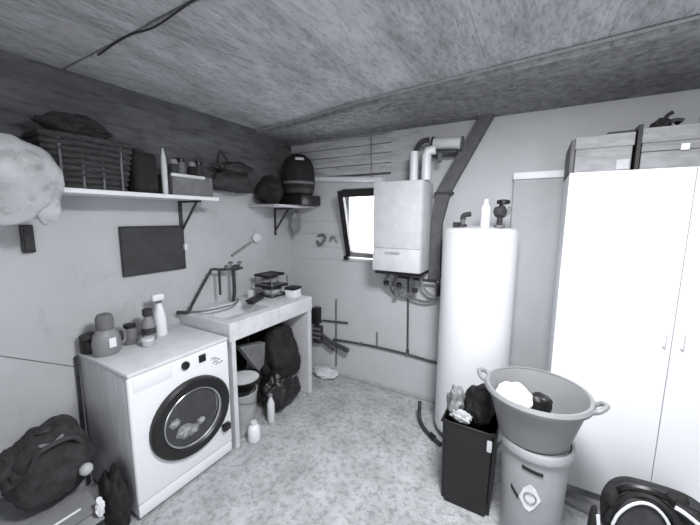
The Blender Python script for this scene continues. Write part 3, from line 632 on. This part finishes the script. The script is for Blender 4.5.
# sheet added for the shadow on the wall between tank and wardrobe
t = thing('shadow_sheet', 'tall pale sheet standing in for a wall shadow between tank and wardrobe', 'board', (1.72, 1.94, 0))
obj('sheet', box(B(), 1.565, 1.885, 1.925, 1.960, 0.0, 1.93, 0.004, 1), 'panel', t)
obj('top_cap', box(B(), 1.56, 1.885, 1.908, 1.965, 1.925, 1.975, 0.006, 2), 'white2', t, True)  # pale cap paints the bright line above that shadow

# ---------------------------------------------------------------- wardrobe
t = thing('utility_cabinet', 'tall white two-door utility cabinet along the right', 'cabinet', (2.37, 1.68, 0))
CX0, CX1, CY = 1.872, 2.872, 1.405
obj('body', box(B(), CX0, CX1, CY+0.02, 1.905, 0.06, 1.895, 0.003, 1), 'white2', t)
obj('plinth', box(B(), CX0+0.01, CX1-0.01, CY+0.035, 1.90, 0.0, 0.06), 'lightgrey', t)
for k, (a, b2, hx) in enumerate(((CX0, 2.3705, 2.338), (2.3745, CX1, 2.405))):
    d = obj('door', box(B(), a, b2, CY, CY+0.019, 0.065, 1.893, 0.002, 1), 'white2', t)
    obj('handle', tube(B(), [(hx, CY, 1.00), (hx, CY-0.022, 1.012), (hx, CY-0.022, 1.088), (hx, CY, 1.10)], 0.004, 8), 'white2', d, True)
# cartons on the cabinet
t = thing('carton', 'grey lidded carton on the left of the cabinet top', 'box', (2.01, 1.62, 1.896))
obj('body', box(B(), 1.892, 2.135, 1.46, 1.86, 1.897, 2.025, 0.003, 1), 'card', t)
obj('lid', box(B(), 1.887, 2.140, 1.452, 1.868, 2.022, 2.088, 0.003, 1), 'card', t)
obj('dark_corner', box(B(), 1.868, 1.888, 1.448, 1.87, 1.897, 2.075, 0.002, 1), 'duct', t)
obj('paper_label', box(B(), 2.075, 2.128, 1.456, 1.4605, 1.905, 1.955), 'lightgrey', t)
t = thing('carton', 'grey lidded carton on the right of the cabinet top', 'box', (2.38, 1.62, 1.896))
obj('body', box(B(), 2.172, 2.60, 1.46, 1.86, 1.897, 2.030, 0.003, 1), 'card', t)
obj('lid', box(B(), 2.167, 2.605, 1.452, 1.868, 2.027, 2.100, 0.003, 1), 'card', t)
obj('lid_band', box(B(), 2.169, 2.603, 1.449, 1.453, 1.985, 2.005), 'grey', t)
obj('paper_label', box(B(), 2.315, 2.345, 1.448, 1.452, 1.98, 2.01), 'white', t)
o = obj('gap_shade', box(B(), 2.147, 2.166, 1.45, 1.86, 1.897, 2.12, 0.002, 1), 'black', None)  # black sheet puts the shade in the gap between the cartons into colour
tag(o, 'thin black sheet standing in for the dark gap between the two cartons', 'gap_shade')
o = obj('flat_case', box(B(), 2.03, 2.145, 1.50, 1.62, 2.089, 2.108, 0.004, 1), 'dark', None)
tag(o, 'flat dark case lying on the left carton', 'case')
t = thing('work_glove', 'dark crumpled glove lying on the right carton', 'glove', (2.25, 1.55, 2.10))
bm = B(); blob(bm, (2.255, 1.55, 2.125), (0.038, 0.04, 0.030), 0.3, 2.5, 51, 4, 2.101); obj('palm', bm, 'black2', t, True)
for k in range(4):
    obj('finger', tube(B(), [(2.275, 1.53+0.014*k, 2.125), (2.305, 1.525+0.02*k, 2.140+0.004*k), (2.33, 1.52+0.026*k, 2.132)], 0.009, 8, 4), 'dark', t, True)
obj('thumb', tube(B(), [(2.25, 1.52, 2.13), (2.262, 1.50, 2.16), (2.28, 1.50, 2.172)], 0.010, 8, 4), 'black2', t, True)
o = obj('paper_roll', tube(B(), [(2.40, 1.54, 2.135), (2.60, 1.56, 2.135)], 0.033, 14), 'lightgrey', None, True)
tag(o, 'pale paper roll lying on the right carton', 'roll')

# ---------------------------------------------------------------- bins in front of the tank
t = thing('waste_bin', 'black square waste bin full of wrappers before the tank', 'bin', (1.52, 1.10, 0))
x0, x1, y0, y1, zt2 = 1.350, 1.635, 0.975, 1.235, 0.505
bm = B()
def shell(bm, x0, x1, y0, y1, z0, z1, tp, th):
    cx, cy = (x0+x1)/2, (y0+y1)/2
    def ring(k, z, ins): return [bm.verts.new((cx+sx*((x1-x0)/2*k-ins), cy+sy*((y1-y0)/2*k-ins), z)) for sx, sy in ((-1, -1), (1, -1), (1, 1), (-1, 1))]
    R = [ring(tp, z0, 0), ring(1, z1, 0), ring(1, z1, th), ring(tp, z0+th, th)]
    for a, b3 in zip(R, R[1:]):
        for i in range(4): bm.faces.new((a[i], a[(i+1) % 4], b3[(i+1) % 4], b3[i]))
    bm.faces.new(R[0][::-1]); bm.faces.new(R[-1])
    bmesh.ops.bevel(bm, geom=[e for e in bm.edges if abs(e.verts[0].co.z-e.verts[1].co.z) > 0.2], offset=0.02, segments=3, affect='EDGES')
    bmesh.ops.recalc_face_normals(bm, faces=bm.faces[:]); return bm
obj('body', shell(bm, x0, x1, y0, y1, 0.0, zt2, 0.92, 0.006), 'black', t, True)
bm = B(); R4 = [(x0, y0, zt2), (x1, y0, zt2), (x1, y1, zt2), (x0, y1, zt2)]
tube(bm, R4, 0.009, 8, 0, True); obj('rim', bm, 'black', t, True)
bm = B(); box(bm, 1.592, 1.618, 0.962, 0.974, 0.41, 0.475, 0.005); obj('white_tag', bm, 'white', t, True)
o = obj('dark_bag', blob(B(), (1.53, 1.13, 0.565), (0.085, 0.09, 0.115), 0.28, 2.4, 61, 4), 'black2', None, True)
tag(o, 'black crumpled bag bulging out of the black bin', 'bag')
o = obj('wrapper', blob(B(), (1.405, 1.06, 0.590), (0.042, 0.05, 0.085), 0.4, 3.2, 63, 4), 'grey', None, True)
tag(o, 'grey crumpled wrapper sticking up at the black bin left side', 'wrapper')
o = obj('wrapper', blob(B(), (1.445, 1.005, 0.545), (0.055, 0.022, 0.035), 0.4, 3.2, 66, 4), 'lightgrey', None, True)
tag(o, 'pale crumpled wrapper at the front rim of the black bin', 'wrapper')
for o2 in bpy.data.objects:
    if o2.name.startswith('wrapper'): o2['group'] = 'wrappers in the black bin'

BC = (1.81, 0.955)
t = thing('waste_bin', 'tall pale grey bin with a square sticker, right foreground', 'bin', (*BC, 0))
obj('body', lathe(B(), [(0.118, 0.0), (0.124, 0.01), (0.150, 0.555), (0.150, 0.56), (0.144, 0.56), (0.118, 0.02), (0.004, 0.015)], (*BC, 0), 44), 'bin', t, True)
obj('rim', lathe(B(), [(0.149, 0.550), (0.162, 0.555), (0.165, 0.575), (0.160, 0.590), (0.148, 0.592), (0.142, 0.560)], (*BC, 0), 44, cap=False), 'bin', t, True)
def curved(bm, a0, a1, z0, z1, r, n=8, shear=0.0, th=0.002, k0=0.124, slope=0.0477):
    """patch wrapped on the bin's cone"""
    def P(a, z, d): rr = k0+slope*z+d; return (BC[0]+math.cos(a)*rr, BC[1]+math.sin(a)*rr, z)
    for i in range(n):
        a, b3 = a0+(a1-a0)*i/n, a0+(a1-a0)*(i+1)/n; s0, s1 = shear*i/n, shear*(i+1)/n
        vs = [bm.verts.new(P(x, z, d)) for d in (0.0005, th) for (x, z) in ((a, z0+s0), (b3, z0+s1), (b3, z1+s1), (a, z1+s0))]
        for q in ((0, 1, 2, 3), (4, 5, 6, 7), (0, 1, 5, 4), (2, 3, 7, 6), (1, 2, 6, 5), (3, 0, 4, 7)): bm.faces.new([vs[j] for j in q])
    bmesh.ops.recalc_face_normals(bm, faces=bm.faces[:]); return bm
A0 = math.atan2(-0.7627-BC[1], 1.7414-BC[0])      # the side with the slots faces into the room
obj('lid', lathe(B(), [(0.141, 0.570), (0.141, 0.588), (0.004, 0.590)], (*BC, 0), 44), 'bin', t, True)
obj('slot', curved(B(), A0-0.30, A0+0.28, 0.500, 0.516, 0, 8, -0.012, 0.004), 'black', t)
bm = B()   # square sticker set on its corner, with a grey ring mark
def patch(bm, pts, d0, d1):
    def P(a, z, d): rr = 0.124+0.0477*z+d; return (BC[0]+math.cos(A0+a)*rr, BC[1]+math.sin(A0+a)*rr, z)
    n = len(pts); A = [bm.verts.new(P(a, z, d0)) for a, z in pts]; Bv = [bm.verts.new(P(a, z, d1)) for a, z in pts]
    bm.faces.new(Bv)
    for i in range(n): bm.faces.new((A[i], A[(i+1) % n], Bv[(i+1) % n], Bv[i]))
    return bm
obj('sticker', patch(bm, [(-0.33, 0.345), (-0.15, 0.300), (0.0, 0.29), (0.13, 0.315), (0.30, 0.365), (0.12, 0.415), (-0.05, 0.43), (-0.22, 0.40)], 0.0005, 0.004), 'white', t)
bm = B(); R5 = []
for k in range(18):
    a = 2*PI*k/18; z = 0.362+0.028*math.sin(a); rr = 0.124+0.0477*z+0.004; th2 = A0-0.01+0.17*math.cos(a)
    R5.append((BC[0]+math.cos(th2)*rr, BC[1]+math.sin(th2)*rr, z))
tube(bm, R5, 0.0035, 6, 0, True); obj('ring_mark', bm, 'grey', t)
obj('slot', curved(B(), A0-0.62, A0-0.36, 0.360, 0.378, 0, 5, -0.035, 0.004), 'black', t)
# round tub on the bin
TCc = (1.795, 0.965)
t = thing('wash_tub', 'round grey two-handled wash tub resting on the pale bin', 'tub', (*TCc, 0.56))
obj('body', lathe(B(), [(0.125, 0.594), (0.154, 0.598), (0.212, 0.810), (0.224, 0.812), (0.228, 0.822), (0.222, 0.830), (0.211, 0.826), (0.141, 0.612), (0.004, 0.607)], (*TCc, 0), 56), 'tub', t, True)
obj('rim', lathe(B(), [(0.213, 0.808), (0.230, 0.806), (0.234, 0.820), (0.226, 0.834), (0.213, 0.832)], (*TCc, 0), 56, cap=False), 'tub', t, True)
for (ang, nm) in ((math.radians(175), 'l'), (math.radians(-12), 'r')):
    d = Vector((math.cos(ang), math.sin(ang), 0)); s = Vector((-d.y, d.x, 0)); c = Vector((*TCc, 0.818))
    P = [c+d*0.224+s*0.040, c+d*0.248+s*0.04+Vector((0, 0, 0.016)), c+d*0.268+Vector((0, 0, 0.028)), c+d*0.248-s*0.04+Vector((0, 0, 0.016)), c+d*0.224-s*0.040]
    obj('handle', tube(B(), P, 0.011, 8, 5), 'tub', t, True)
o = obj('white_towel', blob(B(), (1.700, 0.955, 0.765), (0.078, 0.095, 0.055), 0.22, 2.2, 71, 4, soft=True), 'white2', None, True)
tag(o, 'white crumpled towel inside the wash tub', 'towel')
o = obj('white_towel', blob(B(), (1.745, 0.885, 0.73), (0.075, 0.05, 0.06), 0.3, 2.4, 73, 4), 'white2', None, True)
bpy.data.objects.remove(o)
o = obj('black_sock', blob(B(), (1.815, 0.99, 0.745), (0.050, 0.035, 0.045), 0.15, 2.4, 75, 4, p=3.0, soft=True), 'black', None, True)
tag(o, 'black garment rolled beside the white towel in the tub', 'garment'); o.name = 'black_garment'
o = obj('grey_garment', blob(B(), (1.795, 0.965, 0.650), (0.125, 0.125, 0.040), 0.15, 2.4, 77, 4, 0.614), 'grey', None, True)
tag(o, 'grey garment lying flat at the bottom of the wash tub', 'garment')
# pipe stub on the floor by the tank
t = thing('drain_pipe', 'dark bent drain pipe on the floor left of the black bin', 'pipe', (1.1, 1.55, 0))
obj('pipe', tube(B(), [(1.01, 1.66, 0.16), (1.03, 1.61, 0.05), (1.08, 1.55, 0.018), (1.16, 1.48, 0.018), (1.25, 1.42, 0.020)], 0.015, 8, 5), 'dark', t, True)
obj('coupling', tube(B(), [(1.155, 1.485, 0.022), (1.19, 1.46, 0.022)], 0.022, 10), 'black', t, True)

# ---------------------------------------------------------------- right foreground: sports bag before the cabinet
t = thing('sports_bag', 'black bag with pale piping, bottom right before the cabinet', 'bag', (2.36, 1.10, 0))
t.location = (2.32, 1.12, 0)
bm = B(); blob(bm, (2.34, 1.14, 0.185), (0.21, 0.15, 0.185), 0.03, 2, 81, 5, 0.002, p=3.0, soft=True); obj('body', bm, 'darkcloth', t, True)
def arch(P0, P1, h, n=16, lean=0.0):
    P0, P1 = Vector(P0), Vector(P1)
    return [P0.lerp(P1, k/n)+Vector((0, lean*math.sin(PI*k/n), h*math.sin(PI*k/n)**0.6)) for k in range(n+1)]
bm = B(); tube(bm, arch((2.135, 0.955, 0.27), (2.325, 0.955, 0.325), 0.13), 0.0065, 8); obj('piping', bm, 'white', t, True)
bm = B(); blob(bm, (2.232, 0.985, 0.26), (0.095, 0.030, 0.165), 0.03, 2, 84, 4, 0.02, p=2.6, soft=True); obj('front_pocket', bm, 'dark', t, True)
bm = B(); tube(bm, arch((2.115, 0.975, 0.27), (2.36, 0.975, 0.32), 0.145, 16, 0.02), 0.017, 8); obj('strap', bm, 'black', t, True)
bm = B(); tube(bm, [(2.325, 0.955, 0.455), (2.355, 0.95, 0.445), (2.40, 0.95, 0.415)], 0.009, 8, 4); obj('piping', bm, 'white', t, True)
bm = B(); tube(bm, [(2.33, 0.975, 0.46), (2.39, 0.965, 0.45), (2.46, 0.97, 0.41), (2.52, 1.0, 0.38)], 0.018, 8, 4); obj('strap', bm, 'black', t, True)
bm = B(); tube(bm, [(2.14, 1.03, 0.37), (2.18, 1.01, 0.44), (2.27, 1.00, 0.465), (2.36, 1.02, 0.43)], 0.015, 8, 5); obj('carry_handle', bm, 'black', t, True)
bm = B(); blob(bm, (2.125, 0.99, 0.38), (0.030, 0.035, 0.045), 0.2, 2, 83, 3); obj('side_pocket', bm, 'black2', t, True)
bm = B(); blob(bm, (2.345, 1.0, 0.46), (0.035, 0.035, 0.035), 0.2, 2, 85, 3); obj('side_pocket', bm, 'black2', t, True)
t = thing('black_pouch', 'narrow black pouch on the floor left of the sports bag', 'pouch', (2.06, 0.99, 0))
bm = B(); blob(bm, (2.065, 0.95, 0.17), (0.022, 0.04, 0.17), 0.1, 2, 87, 4, 0.002); obj('body', bm, 'black2', t, True)
bm = B(); tube(bm, [(2.083, 0.92, 0.02), (2.086, 0.92, 0.20), (2.075, 0.93, 0.31)], 0.008, 8, 4); obj('piping', bm, 'white', t, True)
# pale hose / lead on the floor in front of the cabinet
o = obj('floor_lead', tube(B(), [(1.90, 1.39, 0.006), (2.0, 1.33, 0.006), (2.12, 1.30, 0.006), (2.20, 1.28, 0.006)], 0.006, 6, 5), 'grey', None, True)
tag(o, 'thin grey lead lying on the floor along the cabinet front', 'cable')

# ---------------------------------------------------------------- left foreground heap
t = thing('cardboard_pile', 'flattened grey cardboard box under the dark holdall, bottom left', 'box', (-0.33, -0.38, 0))
obj('body', box(B(), -0.54, -0.16, -0.47, -0.135, 0.0, 0.20, 0.006, 1), 'wood', t); t.name = 'cardboard_box'
obj('flap', box(B(), -0.16, -0.02, -0.46, -0.14, -0.005, 0.005, 0.001, 1, mtx=Matrix.Translation((-0.155, 0, 0.205)) @ Matrix.Rotation(0.42, 4, 'Y') @ Matrix.Translation((0.16, 0, 0))), 'wood', t)
obj('flap', box(B(), -0.16, -0.02, -0.46, -0.14, -0.004, 0.004, 0.001, 1, mtx=Matrix.Translation((-0.20, 0, 0.222)) @ Matrix.Rotation(0.25, 4, 'Y') @ Matrix.Translation((0.16, 0, 0))), 'grey', t)
obj('pale_edge', tube(B(), [(-0.120, -0.44, 0.205), (-0.120, -0.20, 0.205)], 0.006, 6), 'white', t)
t = thing('holdall', 'dark bulging holdall leaning on the left wall by the washer', 'bag', (-0.33, -0.24, 0.21))
bm = B(); blob(bm, (-0.34, -0.225, 0.405), (0.17, 0.165, 0.175), 0.14, 2.2, 91, 5, 0.225, p=2.6); obj('body', bm, 'darkcloth', t, True)
bm = B(); blob(bm, (-0.33, -0.365, 0.46), (0.10, 0.075, 0.085), 0.25, 2.5, 93, 4); obj('end_pocket', bm, 'darkcloth', t, True)
bm = B(); tube(bm, [(-0.20, -0.34, 0.47), (-0.18, -0.30, 0.56), (-0.18, -0.18, 0.56), (-0.20, -0.13, 0.47)], 0.011, 8, 5); obj('handle', bm, 'dark', t, True)
bm = B(); blob(bm, (-0.30, -0.25, 0.59), (0.03, 0.03, 0.022), 0.2, 2, 95, 3); obj('buckle', bm, 'dark', t, True)
bm = B(); tube(bm, [(-0.24, -0.30, 0.565), (-0.21, -0.25, 0.555), (-0.23, -0.20, 0.565)], 0.008, 6, 4); obj('zip', bm, 'grey', t, True)
o = obj('pale_ball', lathe(B(), [(0.002, -0.03), (0.018, -0.024), (0.028, -0.01), (0.028, 0.01), (0.018, 0.024), (0.002, 0.03)], (-0.135, -0.155, 0.385), 20), 'lightgrey', None, True)
o.name = 'ball'
tag(o, 'small pale round ball resting on the dark holdall side', 'ball')
t = thing('black_sack', 'black crumpled sack squeezed between washer and cardboard box', 'sack', (-0.12, -0.08, 0))
bm = B(); blob(bm, (-0.09, -0.066, 0.15), (0.10, 0.052, 0.19), 0.22, 2.4, 97, 5, 0.002); obj('body', bm, 'black2', t, True)
o = obj('paper_scrap', blob(B(), (-0.040, -0.150, 0.215), (0.016, 0.018, 0.045), 0.35, 3, 99, 4), 'white', None, True)
tag(o, 'white crumpled paper scrap on the black sack by the washer', 'paper')
